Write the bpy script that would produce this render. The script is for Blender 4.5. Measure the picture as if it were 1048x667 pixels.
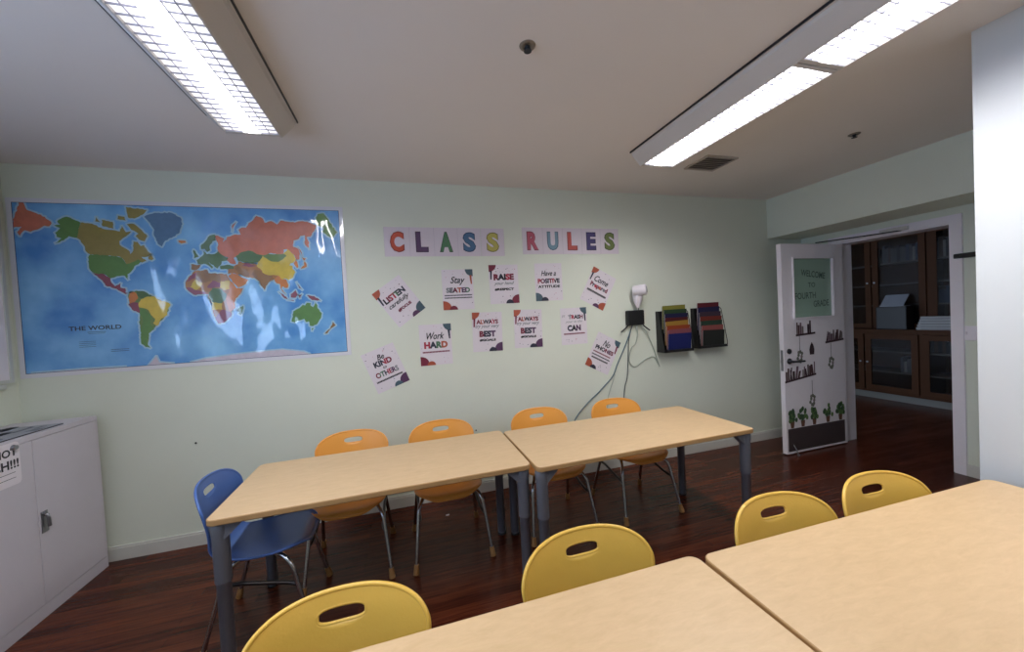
import bpy, bmesh, math, random
from mathutils import Vector, Matrix
from mathutils.geometry import tessellate_polygon
random.seed(7)
scn = bpy.context.scene
for o in list(bpy.data.objects): bpy.data.objects.remove(o)
COL = scn.collection
PI = math.pi

# ------------------------------------------------------------------ camera
def setup_camera():
    yaw, pit, rol, F, h = .2806, -.0259, -.0526, 376.85, 1.5553
    cy, sy, cp, sp = math.cos(yaw), math.sin(yaw), math.cos(pit), math.sin(pit)
    f = Vector((sy*cp, cy*cp, sp)); r = Vector((cy, -sy, 0)); u = r.cross(f)
    c, s = math.cos(rol), math.sin(rol)
    r2 = c*r + s*u; u2 = -s*r + c*u
    cam = bpy.data.cameras.new('camera'); o = bpy.data.objects.new('camera', cam); COL.objects.link(o)
    cam.sensor_fit = 'HORIZONTAL'; cam.sensor_width = 36; cam.lens = F/1048*36
    cam.clip_start = .02
    o.matrix_world = Matrix(((r2.x, u2.x, -f.x, 0), (r2.y, u2.y, -f.y, 0), (r2.z, u2.z, -f.z, h), (0, 0, 0, 1)))
    scn.camera = o
setup_camera()

# ------------------------------------------------------------------ world, light, exposure
scn.view_settings.view_transform = 'Standard'; scn.view_settings.look = 'None'
scn.view_settings.gamma = 1; scn.view_settings.use_curve_mapping = False
scn.view_settings.exposure = 0.88
LENS_EMIT = 1.0
TUBE_W = 11
w = bpy.data.worlds.new('world'); scn.world = w; w.use_nodes = True
w.node_tree.nodes['Background'].inputs[0].default_value = (.62, .76, 1, 1)
w.node_tree.nodes['Background'].inputs[1].default_value = 1.2
def area(name, loc, rot, sx, sy, power, color):
    l = bpy.data.lights.new(name, 'AREA'); l.shape = 'RECTANGLE'; l.size = sx; l.size_y = sy
    l.energy = power; l.color = color
    o = bpy.data.objects.new(name, l); COL.objects.link(o); o.location = loc; o.rotation_euler = rot
    return o
# daylight entering through the window in the left wall, nearer than the cabinet
area('window_daylight', (-2.42, .2, 1.84), (0, -PI/2-.5, 0), 1.0, 1.6, 24, (.46, .65, 1))

# ------------------------------------------------------------------ materials
def lin(c):
    c = c/255
    return c/12.92 if c <= .04045 else ((c+.055)/1.055)**2.4
def rgb(r, g, b): return (lin(r), lin(g), lin(b), 1)
MC = {}
def mat(name, col, rough=.6, metal=0, var=0, scale=8, coat=0, bump=0, bscale=40, emit=0, trans=0, spec=.5):
    if name in MC: return MC[name]
    m = bpy.data.materials.new(name); m.use_nodes = True; nt = m.node_tree; N = nt.nodes; L = nt.links
    b = N['Principled BSDF']; b.inputs['Base Color'].default_value = col
    b.inputs['Roughness'].default_value = rough; b.inputs['Metallic'].default_value = metal
    b.inputs['Coat Weight'].default_value = coat; b.inputs['Specular IOR Level'].default_value = spec
    b.inputs['Coat Roughness'].default_value = .08
    tc = N.new('ShaderNodeTexCoord')
    if var:
        n = N.new('ShaderNodeTexNoise'); n.inputs['Scale'].default_value = scale; n.inputs['Detail'].default_value = 4
        L.new(tc.outputs['Object'], n.inputs['Vector'])
        mx = N.new('ShaderNodeMix'); mx.data_type = 'RGBA'
        mx.inputs[6].default_value = tuple(min(1, x*(1-var)) for x in col[:3])+(1,)
        mx.inputs[7].default_value = tuple(min(1, x*(1+var)) for x in col[:3])+(1,)
        L.new(n.outputs['Fac'], mx.inputs[0]); L.new(mx.outputs[2], b.inputs['Base Color'])
    if bump:
        n2 = N.new('ShaderNodeTexNoise'); n2.inputs['Scale'].default_value = bscale; n2.inputs['Detail'].default_value = 3
        L.new(tc.outputs['Object'], n2.inputs['Vector'])
        bp = N.new('ShaderNodeBump'); bp.inputs['Strength'].default_value = bump; bp.inputs['Distance'].default_value = .01
        L.new(n2.outputs['Fac'], bp.inputs['Height']); L.new(bp.outputs[0], b.inputs['Normal'])
    if emit:
        b.inputs['Emission Color'].default_value = col; b.inputs['Emission Strength'].default_value = emit
    if trans:
        b.inputs['Transmission Weight'].default_value = trans
    MC[name] = m
    return m

def wood_floor():
    m = bpy.data.materials.new('floor_planks'); m.use_nodes = True; nt = m.node_tree; N = nt.nodes; L = nt.links
    b = N['Principled BSDF']
    tc = N.new('ShaderNodeTexCoord')
    br = N.new('ShaderNodeTexBrick'); br.offset = .37; br.inputs['Scale'].default_value = 1
    br.inputs['Brick Width'].default_value = .92; br.inputs['Row Height'].default_value = .062
    br.inputs['Mortar Size'].default_value = .0012; br.inputs['Mortar Smooth'].default_value = .3
    br.inputs['Color1'].default_value = (.2, .2, .2, 1); br.inputs['Color2'].default_value = (.8, .8, .8, 1)
    br.inputs['Mortar'].default_value = (0, 0, 0, 1)
    L.new(tc.outputs['Object'], br.inputs['Vector'])
    mp = N.new('ShaderNodeMapping'); mp.inputs['Scale'].default_value = (1.6, 26, 1)
    L.new(tc.outputs['Object'], mp.inputs['Vector'])
    n = N.new('ShaderNodeTexNoise'); n.inputs['Scale'].default_value = 2.2; n.inputs['Detail'].default_value = 6; n.inputs['Distortion'].default_value = .6
    L.new(mp.outputs[0], n.inputs['Vector'])
    add = N.new('ShaderNodeMath'); add.operation = 'MULTIPLY_ADD'; add.inputs[1].default_value = .38
    L.new(br.outputs['Color'], add.inputs[0]); 
    sc = N.new('ShaderNodeMath'); sc.operation = 'MULTIPLY'; sc.inputs[1].default_value = .75
    L.new(n.outputs['Fac'], sc.inputs[0]); L.new(sc.outputs[0], add.inputs[2])
    cr = N.new('ShaderNodeValToRGB'); e = cr.color_ramp.elements
    e[0].position = .22; e[0].color = rgb(42, 16, 8); e[1].position = .85; e[1].color = rgb(106, 52, 30)
    x = cr.color_ramp.elements.new(.5); x.color = rgb(68, 29, 17)
    L.new(add.outputs[0], cr.inputs[0]); L.new(cr.outputs[0], b.inputs['Base Color'])
    b.inputs['Roughness'].default_value = .25; b.inputs['Specular IOR Level'].default_value = .22
    bp = N.new('ShaderNodeBump'); bp.inputs['Strength'].default_value = .12; bp.inputs['Distance'].default_value = .004
    L.new(add.outputs[0], bp.inputs['Height']); L.new(bp.outputs[0], b.inputs['Normal'])
    return m

def laminate():
    m = bpy.data.materials.new('maple_laminate'); m.use_nodes = True; nt = m.node_tree; N = nt.nodes; L = nt.links
    b = N['Principled BSDF']; tc = N.new('ShaderNodeTexCoord')
    mp = N.new('ShaderNodeMapping'); mp.inputs['Scale'].default_value = (2.5, 9, 1); L.new(tc.outputs['Object'], mp.inputs['Vector'])
    n = N.new('ShaderNodeTexNoise'); n.inputs['Scale'].default_value = 4.5; n.inputs['Detail'].default_value = 9; n.inputs['Roughness'].default_value = .7; n.inputs['Distortion'].default_value = .5
    L.new(mp.outputs[0], n.inputs['Vector'])
    cr = N.new('ShaderNodeValToRGB'); e = cr.color_ramp.elements
    e[0].position = .25; e[0].color = rgb(200, 169, 128); e[1].position = .8; e[1].color = rgb(218, 187, 147)
    L.new(n.outputs['Fac'], cr.inputs[0]); L.new(cr.outputs[0], b.inputs['Base Color'])
    b.inputs['Roughness'].default_value = .42
    return m

def ocean_mat():
    m = bpy.data.materials.new('map_ocean'); m.use_nodes = True; nt = m.node_tree; N = nt.nodes; L = nt.links
    b = N['Principled BSDF']; tc = N.new('ShaderNodeTexCoord')
    n = N.new('ShaderNodeTexNoise'); n.inputs['Scale'].default_value = 3.2; n.inputs['Detail'].default_value = 5
    L.new(tc.outputs['Object'], n.inputs['Vector'])
    cr = N.new('ShaderNodeValToRGB'); e = cr.color_ramp.elements
    e[0].position = .35; e[0].color = rgb(64, 136, 208); e[1].position = .68; e[1].color = rgb(134, 196, 240)
    L.new(n.outputs['Fac'], cr.inputs[0]); L.new(cr.outputs[0], b.inputs['Base Color'])
    gloss_sheet(m)
    return m
def gloss_sheet(m):
    nt = m.node_tree; N = nt.nodes; L = nt.links; b = N['Principled BSDF']
    b.inputs['Roughness'].default_value = .35; b.inputs['Coat Weight'].default_value = 1; b.inputs['Coat Roughness'].default_value = .05
    tc = N.new('ShaderNodeTexCoord')
    mp = N.new('ShaderNodeMapping'); mp.inputs['Scale'].default_value = (2.2, 1, 1.0); mp.inputs['Rotation'].default_value = (0, .5, 0)
    L.new(tc.outputs['Object'], mp.inputs['Vector'])
    n = N.new('ShaderNodeTexNoise'); n.inputs['Scale'].default_value = 2.0; n.inputs['Detail'].default_value = 1.5
    L.new(mp.outputs[0], n.inputs['Vector'])
    bp = N.new('ShaderNodeBump'); bp.inputs['Strength'].default_value = .55; bp.inputs['Distance'].default_value = .06
    L.new(n.outputs['Fac'], bp.inputs['Height']); L.new(bp.outputs[0], b.inputs['Coat Normal'])

def lens_mat(cx):
    # opal lens over the tube: the light it gives off is strongest right under the tube
    m = bpy.data.materials.new('lit_lens'); m.use_nodes = True; nt = m.node_tree; N = nt.nodes; L = nt.links
    b = N['Principled BSDF']; b.inputs['Base Color'].default_value = (.8, .8, .85, 1)
    tc = N.new('ShaderNodeTexCoord'); sp = N.new('ShaderNodeSeparateXYZ'); L.new(tc.outputs['Object'], sp.inputs[0])
    ab = N.new('ShaderNodeMath'); ab.operation = 'ABSOLUTE'; L.new(sp.outputs[0], ab.inputs[0])
    mr = N.new('ShaderNodeMapRange'); mr.interpolation_type = 'SMOOTHSTEP'
    mr.inputs[1].default_value = .03; mr.inputs[2].default_value = .125
    mr.inputs[3].default_value = LENS_EMIT*cx*1.6; mr.inputs[4].default_value = LENS_EMIT*cx*.62
    L.new(ab.outputs[0], mr.inputs[0]); L.new(mr.outputs[0], b.inputs['Emission Strength'])
    b.inputs['Emission Color'].default_value = (.97, .96, 1, 1)
    return m

M = dict(
    wall=mat('wall_paint', rgb(218, 223, 208), .75, var=.03, scale=3, bump=.05, bscale=45),
    ceil=mat('ceiling_paint', rgb(231, 225, 221), .85, var=.02, scale=2),
    white=mat('white_paint', rgb(236, 230, 236), .5, var=.03),
    trim=mat('trim_paint', rgb(205, 208, 202), .5),
    floor=wood_floor(), lam=laminate(),
    lamedge=mat('maple_edge_band', rgb(172, 134, 88), .45, var=.05),
    grey=mat('grey_metal', rgb(112, 114, 122), .42, .25, var=.05),
    dgrey=mat('dark_metal', rgb(45, 46, 52), .45, .3),
    chrome=mat('chrome', rgb(178, 178, 182), .2, 1),
    dchrome=mat('dark_brace_metal', rgb(60, 55, 55), .35, .8),
    glide=mat('tan_glide', rgb(150, 106, 58), .6),
    yellow=mat('yellow_plastic', rgb(226, 182, 80), .38, var=.03, bump=.05, bscale=120),
    orange=mat('orange_plastic', rgb(236, 160, 68), .38, var=.03, bump=.05, bscale=120),
    blue=mat('blue_plastic', rgb(74, 106, 170), .38, var=.04, bump=.05, bscale=120),
    cab=mat('painted_steel', rgb(204, 198, 206), .45, var=.03),
    black=mat('black_plastic', rgb(22, 22, 24), .45),
    paper=mat('white_paper', rgb(232, 224, 230), .6, var=.02),
    seam=mat('seam_shadow_gap', rgb(70, 68, 70), .8),
    housing=mat('fixture_enamel', rgb(205, 200, 196), .5),
    louver=mat('louver_metal', rgb(160, 160, 172), .5),
    oak=mat('bookcase_oak', rgb(76, 44, 20), .6, spec=.2, var=.18, scale=6),
    thin=mat('cabinet_glass', (.02, .02, .02, 1), .1, spec=.15), glass=mat('glass', (1, 1, 1, 1), .02, trans=1),
    steel=mat('brushed_steel', rgb(150, 150, 155), .35, .9),
)
INK = dict(
    navy=rgb(40, 42, 62), red=rgb(168, 40, 66), green=rgb(70, 110, 84), teal=rgb(70, 92, 104), purple=rgb(84, 50, 86),
    rust=rgb(168, 82, 58), pink=rgb(196, 110, 140), grey=rgb(120, 124, 130), black=rgb(32, 30, 38), maroon=rgb(120, 36, 60))
def ink(n): return mat('ink_'+n, INK[n], .6)

M['thin'].node_tree.nodes['Principled BSDF'].inputs['Alpha'].default_value = .25

# ------------------------------------------------------------------ mesh builder
class B:
    def __init__(s): s.v = []; s.f = []; s.m = []; s.sm = []
    def add(s, vs, fs, mi=0, sm=False):
        o = len(s.v); s.v += [tuple(v) for v in vs]
        for f in fs: s.f.append(tuple(i+o for i in f)); s.m.append(mi); s.sm.append(sm)
    def box(s, x0, x1, y0, y1, z0, z1, mi=0, bev=0):
        if bev:
            bm = bmesh.new(); bmesh.ops.create_cube(bm, size=1)
            for v in bm.verts: v.co = Vector(((x0+x1)/2+v.co.x*(x1-x0), (y0+y1)/2+v.co.y*(y1-y0), (z0+z1)/2+v.co.z*(z1-z0)))
            bmesh.ops.bevel(bm, geom=bm.edges[:]+bm.verts[:], offset=bev, segments=2, affect='EDGES', profile=.5)
            s.bm(bm, mi); return
        vs = [(x, y, z) for x in (x0, x1) for y in (y0, y1) for z in (z0, z1)]
        s.add(vs, [(0, 1, 3, 2), (4, 6, 7, 5), (0, 4, 5, 1), (2, 3, 7, 6), (0, 2, 6, 4), (1, 5, 7, 3)], mi)
    def bm(s, bm, mi=0, sm=False, xf=None):
        bm.verts.index_update()
        s.add([(xf @ v.co if xf else v.co) for v in bm.verts], [[v.index for v in f.verts] for f in bm.faces], mi, sm); bm.free()
    def xbox(s, mtx, sx, sy, sz, mi=0):
        vs = [mtx @ Vector((x*sx/2, y*sy/2, z*sz/2)) for x in (-1, 1) for y in (-1, 1) for z in (-1, 1)]
        s.add(vs, [(0, 1, 3, 2), (4, 6, 7, 5), (0, 4, 5, 1), (2, 3, 7, 6), (0, 2, 6, 4), (1, 5, 7, 3)], mi)
    def tube(s, pts, r, n=10, mi=0, cap=True, closed=False, rr=None):
        pts = [Vector(p) for p in pts]; k = len(pts); vs = []; fs = []
        up = None
        for i, p in enumerate(pts):
            if closed: t = (pts[(i+1) % k]-pts[i-1]).normalized()
            else: t = ((pts[min(i+1, k-1)]-pts[max(i-1, 0)])).normalized()
            if up is None:
                up = t.orthogonal().normalized()
            else:
                up = (up - t*up.dot(t)).normalized()
            sd = t.cross(up); R = rr[i] if rr else r
            for j in range(n):
                a = 2*PI*j/n; vs.append(p+up*math.cos(a)*R+sd*math.sin(a)*R)
        for i in range(k if closed else k-1):
            a = i*n; b = ((i+1) % k)*n
            for j in range(n): fs.append((a+j, a+(j+1) % n, b+(j+1) % n, b+j))
        s.add(vs, fs, mi, True)
        if cap and not closed:
            s.add(vs[:n], [tuple(range(n))[::-1]], mi); s.add(vs[-n:], [tuple(range(n))], mi)
    def lathe(s, prof, c=(0, 0, 0), n=20, mi=0, xf=None, sm=True):
        vs = []; fs = []
        for r, z in prof:
            for j in range(n):
                a = 2*PI*j/n; v = Vector((r*math.cos(a), r*math.sin(a), z))
                vs.append((xf @ v) if xf else v+Vector(c))
        for i in range(len(prof)-1):
            for j in range(n): fs.append((i*n+j, i*n+(j+1) % n, (i+1)*n+(j+1) % n, (i+1)*n+j))
        s.add(vs, fs, mi, sm)
        s.add(vs[:n], [tuple(range(n))[::-1]], mi); s.add(vs[-n:], [tuple(range(n))], mi)
    def loft(s, rings, mi=0, sm=False, capmi=None):
        n = len(rings[0]); vs = [v for r in rings for v in r]; fs = []
        for i in range(len(rings)-1):
            for j in range(n): fs.append((i*n+j, i*n+(j+1) % n, (i+1)*n+(j+1) % n, (i+1)*n+j))
        s.add(vs, fs, mi, sm)
        s.add(rings[0], [tuple(range(n))[::-1]], mi); s.add(rings[-1], [tuple(range(n))], mi if capmi is None else capmi)
    def poly(s, pts2, y, mi=0):
        """flat polygon in the XZ plane, facing -Y"""
        tr = tessellate_polygon([[Vector((p[0], p[1], 0)) for p in pts2]])
        vs = [(p[0], y, p[1]) for p in pts2]; fs = []
        for t in tr:
            a, b, c = [pts2[i] for i in t]
            ar = (b[0]-a[0])*(c[1]-a[1])-(c[0]-a[0])*(b[1]-a[1])
            if abs(ar) < 1e-12: continue
            fs.append(tuple(t) if ar > 0 else tuple(t)[::-1])
        s.add(vs, fs, mi)
    def build(s, name, mats, parent=None, loc=(0, 0, 0), rot=(0, 0, 0)):
        me = bpy.data.meshes.new(name); me.from_pydata(s.v, [], s.f)
        if not isinstance(mats, (list, tuple)): mats = [mats]
        for m in mats: me.materials.append(m)
        me.polygons.foreach_set('material_index', s.m); me.polygons.foreach_set('use_smooth', s.sm); me.update()
        o = bpy.data.objects.new(name, me); COL.objects.link(o); o.location = loc; o.rotation_euler = rot
        if parent: o.parent = parent
        return o
def tag(o, label, cat, group=None, kind=None):
    o['label'] = label; o['category'] = cat
    if group: o['group'] = group
    if kind: o['kind'] = kind
    return o
def structure(o): o['kind'] = 'structure'; return o
def thing(name, loc, rz, label, cat, group=None):
    o = bpy.data.objects.new(name, None); COL.objects.link(o); o.empty_display_size = .1
    o.location = loc; o.rotation_euler = (0, 0, rz)
    return tag(o, label, cat, group)
def kids(o): return [c for c in bpy.data.objects if c.parent == o]
def copy_tree(o, parent=None):
    c = o.copy(); COL.objects.link(c); c.parent = parent
    for ch in kids(o): copy_tree(ch, c)
    return c
def smooth_path(pts, n=6, r=.04):
    """polyline with rounded corners"""
    pts = [Vector(p) for p in pts]; out = [pts[0]]
    for i in range(1, len(pts)-1):
        a, b, c = pts[i-1], pts[i], pts[i+1]
        d1 = (a-b); d2 = (c-b); q = min(r, d1.length*.48, d2.length*.48)
        p1 = b+d1.normalized()*q; p2 = b+d2.normalized()*q
        for k in range(n+1):
            t = k/n; out.append((1-t)**2*p1+2*t*(1-t)*b+t*t*p2)
    out.append(pts[-1]); return out
def catmull(pts, n=8, closed=False):
    pts = [Vector(p) for p in pts]; k = len(pts); out = []
    rng = range(k) if closed else range(k-1)
    for i in rng:
        g = (lambda j: pts[j % k]) if closed else (lambda j: pts[max(0, min(k-1, j))])
        p0, p1, p2, p3 = g(i-1), g(i), g(i+1), g(i+2)
        for q in range(n):
            t = q/n
            out.append(.5*((2*p1)+(-p0+p2)*t+(2*p0-5*p1+4*p2-p3)*t*t+(-p0+3*p1-3*p2+p3)*t**3))
    if not closed: out.append(pts[-1])
    return out
def text_into(b, s, cx, cz, width, y, mi, bold=0., shear=0., rot=0., hmax=None, split=None, stretch=None, align='C'):
    """flat lettering laid into builder b, in the XZ plane facing -Y"""
    cu = bpy.data.curves.new('t', 'FONT'); cu.body = s; cu.offset = bold; cu.shear = shear; cu.resolution_u = 3
    ob = bpy.data.objects.new('t', cu); COL.objects.link(ob)
    dg = bpy.context.evaluated_depsgraph_get(); me = ob.evaluated_get(dg).to_mesh()
    co = [v.co.copy() for v in me.vertices]; pf = [tuple(p.vertices) for p in me.polygons]
    ob.evaluated_get(dg).to_mesh_clear(); bpy.data.objects.remove(ob); bpy.data.curves.remove(cu)
    if not co: return
    x0 = min(c.x for c in co); x1 = max(c.x for c in co); y0 = min(c.y for c in co); y1 = max(c.y for c in co)
    sx = width/(x1-x0); sy = sx if hmax is None else (hmax/(y1-y0) if stretch else min(sx, hmax/(y1-y0)))
    if hmax and not stretch: sx = min(sx, sy) if sx > sy*1.6 else sx
    ca, sa = math.cos(rot), math.sin(rot)
    vs = []
    for c in co:
        px = (c.x-(x0+x1)/2)*sx; pz = (c.y-(y0+y1)/2)*sy
        vs.append((cx+px*ca-pz*sa, y, cz+px*sa+pz*ca))
    if split is None: b.add(vs, pf, mi)
    else:
        for f in pf:
            m = sum(co[i].x for i in f)/len(f); k = min(len(split)-1, int((m-x0)/(x1-x0+1e-9)*len(split)))
            b.add([vs[i] for i in f], [tuple(range(len(f)))], split[k])

# ------------------------------------------------------------------ room shell
YB = 3.23; XL = -2.47; ZC = 2.725; XS = 4.01; XD = 4.52; XC = 2.52; YC = 1.032; YR = -2.0
def S(name, boxes, m, **k):
    b = B()
    for q in boxes: b.box(*q)
    return structure(b.build(name, m, **k))
S('floor', [(XL-.15, 7.6, YR-.15, 5.4, -.12, 0)], M['floor'])
S('ceiling', [(XL-.15, 7.6, YR-.15, 5.4, ZC, ZC+.12)], M['ceil'])
S('wall_back', [(XL-.15, XD+.2, YB, YB+.15, 0, ZC)], M['wall'])
S('wall_left', [(XL-.15, XL, YR-.15, -.7, 0, ZC), (XL-.15, XL, 1.1, YB, 0, ZC), (XL-.15, XL, -.7, 1.1, 0, 1.25), (XL-.15, XL, -.7, 1.1, 2.4, ZC)], M['wall'])
S('wall_right', [(XC, XD+.2, YR, YC, 0, ZC)], mat('right_wall_paint', rgb(206, 210, 213), .6, var=.01))
S('trim_1', [(XS, XD+.2, YC, YB, 2.283, ZC)], M['wall'])                       # boxed soffit above the door
S('wall_door', [(XD, XD+.2, YC, 1.99, 0, 2.283), (XD, XD+.2, 2.86, YB, 0, 2.283), (XD, XD+.2, 1.99, 2.86, 2.155, 2.283)], M['wall'])
S('wall_rear', [(XL-.15, XC, YR-.15, YR, 0, ZC)], M['wall'])
wb = B()
for q in [(-.7, 1.1, 1.25, 1.30), (-.7, 1.1, 2.35, 2.40), (-.7, -.65, 1.30, 2.35), (1.05, 1.1, 1.30, 2.35), (.18, .22, 1.30, 2.35)]:
    wb.box(XL-.1, XL-.04, q[0], q[1], q[2], q[3])
win = structure(wb.build('window_1', M['white']))
g = B(); g.box(XL-.075, XL-.07, -.65, 1.05, 1.30, 2.35); g.build('window_pane', M['glass'], win)
# far room beyond the doorway
S('wall_far', [(7.45, 7.6, .2, 5.4, 0, ZC)], M['wall'])
S('wall_far_left', [(XD+.2, 7.45, 5.2, 5.4, 0, ZC)], M['wall'])
S('wall_far_right', [(XD+.2, 7.45, .05, .2, 0, ZC)], M['wall'])
def baseboard(name, x0, x1, y0, y1, ax):
    b = B(); b.box(x0, x1, y0, y1, 0, .085)
    if ax == 'y': b.box(x0, x1, y0+.005, y1, .085, .098)
    else: b.box(x0+.005, x1, y0, y1, .085, .098)
    return structure(b.build(name, mat('baseboard_paint', rgb(206, 205, 198), .55, var=.08, scale=5)))
baseboard('baseboard_back', XL, XD, YB-.016, YB, 'y')
baseboard('baseboard_door', XD-.016, XD, YC, 1.92, 'x')
baseboard('baseboard_left', XL, XL+.016, YR, 2.2, 'x').scale = (1, 1, 1)

# door frame
b = B()
for q in [(XD-.018, XD, 1.92, 1.99, 0, 2.22), (XD-.018, XD, 2.86, 2.93, 0, 2.22), (XD-.018, XD, 1.99, 2.86, 2.155, 2.22),
          (XD, XD+.2, 1.99, 2.004, 0, 2.155), (XD, XD+.2, 2.846, 2.86, 0, 2.155), (XD, XD+.2, 2.004, 2.846, 2.143, 2.155)]: b.box(*q)
structure(b.build('trim_2', M['white']))

# ------------------------------------------------------------------ door, standing open into the room
def door():
    x0, x1, y0, y1 = 3.635, 4.50, 2.795, 2.84
    z0, z1 = .012, 2.138
    wx0, wx1, wz0, wz1 = 3.79, 4.34, 1.39, 1.99
    b = B()
    b.box(x0, wx0, y0, y1, z0, z1); b.box(wx1, x1, y0, y1, z0, z1)
    b.box(wx0, wx1, y0, y1, z0, wz0); b.box(wx0, wx1, y0, y1, wz1, z1)
    d = structure(b.build('door_1', M['white']))
    b = B()
    for q in [(wx0-.012, wx1+.012, wz1, wz1+.012), (wx0-.012, wx1+.012, wz0-.012, wz0), (wx0-.012, wx0, wz0, wz1), (wx1, wx1+.012, wz0, wz1)]:
        b.box(q[0], q[1], y0-.012, y0, q[2], q[3])
    b.build('window_frame', M['white'], d)
    b = B(); b.box(wx0, wx1, y0+.014, y0+.022, wz0, wz1)
    mi = 1
    text_into(b, 'WELCOME', 4.085, 1.83, .34, y0+.0125, 1, .012, 0, -.12, .066, stretch=True)
    text_into(b, 'TO', 4.06, 1.72, .10, y0+.0125, 1, .012, 0, 0, .05, stretch=True)
    text_into(b, 'FOURTH', 3.97, 1.61, .29, y0+.0125, 1, .012, 0, .02, .066, stretch=True)
    text_into(b, 'GRADE', 4.19, 1.525, .22, y0+.0125, 1, .012, 0, .04, .066, stretch=True)
    p = b.build('window_pane', [mat('green_covered_glass', rgb(150, 176, 160), .25), mat('marker_ink', rgb(62, 88, 78), .6)], d)
    p['label'] = 'pale green covered pane with hand lettered welcome words'
    b = B(); b.box(3.655, 4.46, y0-.003, y0, .035, .265)
    for i in range(5):
        b.lathe([(.006, 0), (.006, .003)], n=8, mi=0, xf=Matrix.Translation((3.68+i*.19, y0-.003, .25)) @ Matrix.Rotation(PI/2, 4, 'X'))
    b.build('kick_plate', mat('kick_plate_brown', rgb(84, 74, 76), .4, .3), d)
    b = B(); b.lathe([(.03, 0), (.03, .008), (.012, .012), (.012, .05)], n=16, xf=Matrix.Translation((3.70, y0, .955)) @ Matrix.Rotation(PI/2, 4, 'X'))
    b.tube([(3.70, y0-.045, .955), (3.76, y0-.05, .952), (3.85, y0-.045, .95)], .010, 8)
    b.build('door_handle', M['dgrey'], d)
    b = B(); b.lathe([(.027, 0), (.027, .01), (.018, .014)], n=16, xf=Matrix.Translation((3.70, y0, 1.055)) @ Matrix.Rotation(PI/2, 4, 'X'))
    b.build('deadbolt', M['dgrey'], d)
    b = B(); b.box(x0-.002, x0, y0+.01, y1-.01, .86, 1.07); b.box(x0-.012, x0, y0+.015, y1-.015, .94, .97)
    b.build('latch_plate', M['steel'], d)
    b = B(); b.tube([(3.72, y0-.004, .1), (3.72, y0-.03, .06), (3.725, y0-.045, .012)], .005, 6); b.lathe([(.012, 0), (.012, .014)], (3.725, y0-.045, 0), 10)
    b.build('door_stop', M['steel'], d)
    # decals stuck on the door
    def shelf(x, z, wd, zr, seed, spec):
        rn = random.Random(seed); b = B(); y = y0-.0015
        b.poly([(x, z), (x+wd, z+zr), (x+wd, z+zr+.02), (x, z+.02)], y, 0)
        cx = x+.01
        while cx < x+wd-.03:
            ww = rn.uniform(.014, .034); hh = rn.uniform(.07, .13); ln = rn.choice([0, 0, 0, .02, -.015])
            zz = z+.02+zr*(cx-x)/wd
            if rn.random() < .85: b.poly([(cx, zz), (cx+ww, zz), (cx+ww+ln, zz+hh), (cx+ln, zz+hh)], y-.0003*rn.randint(1, 2), rn.choice([0, 1, 2, 2, 3]))
            cx += ww+.003
        if spec:
            px = spec; zz = z
            b.poly([(px, zz), (px+.006, zz), (px+.006, zz-.16), (px, zz-.16)], y, 0)
            for k in range(9):
                a = k/9*2*PI; c = (px+.003+.035*math.cos(a)*(1 if k % 2 else .6), zz-.21+.05*math.sin(a))
                b.poly([(c[0]+.018*math.cos(q*PI/3), c[1]+.02*math.sin(q*PI/3)) for q in range(6)], y-.0003*(1+k % 3), 4 if k % 3 else 3)
        o = b.build('shelf_sticker', [mat('sticker_dark', rgb(62, 42, 50), .6), mat('sticker_mauve', rgb(112, 88, 100), .6), mat('sticker_brown', rgb(84, 58, 60), .6),
                                      mat('sticker_grey', rgb(130, 120, 118), .6), mat('sticker_leafgrey', rgb(108, 112, 100), .6)], d)
    shelf(3.80, 1.20, .27, .012, 1, 3.845); shelf(4.21, 1.10, .27, .02, 4, 4.285); shelf(3.635, .735, .43, .05, 9, 4.00)
    b = B(); b.poly([(3.985, 1.0), (4.045, 1.0), (4.05, 1.05), (4.04, 1.09), (4.015, 1.13), (3.99, 1.09), (3.98, 1.05)], y0-.0015)
    b.build('jar_sticker', mat('sticker_dark', rgb(62, 42, 50), .6), d)
    rn = random.Random(3)
    for i, px in enumerate((3.715, 3.86, 4.02, 4.215, 4.40)):
        b = B(); y = y0-.0015
        b.poly([(px-.02, .27), (px+.02, .27), (px+.03, .335), (px-.03, .335)], y, 0)
        for k in range(24):
            a = rn.uniform(0, PI); r = rn.uniform(.01, .085); cx = px+r*.75*math.cos(a); cz = .345+r*1.3*math.sin(a)
            b.poly([(cx+.019*math.cos(q*PI/3+a), cz+.026*math.sin(q*PI/3+a)) for q in range(6)], y-.0001*(1+k), 1+k % 2)
        b.build('potted_plant_sticker', [mat('sticker_pot', rgb(110, 76, 60), .6), mat('sticker_green', rgb(92, 122, 72), .6), mat('sticker_green_dark', rgb(62, 88, 60), .6)], d)
    return d
dr = door()
# door closer on the header
b = B(); b.box(XD-.05, XD-.018, 2.25, 2.46, 2.165, 2.20, bev=.006)
cl = b.build('door_closer', M['housing']); tag(cl, 'slim door closer with dark folding arm above the open classroom door', 'door closer')
b = B(); b.tube([(XD-.035, 2.30, 2.165), (4.36, 2.52, 2.16), (4.12, 2.80, 2.15)], .006, 8); b.build('closer_arm', M['black'], cl)

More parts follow.
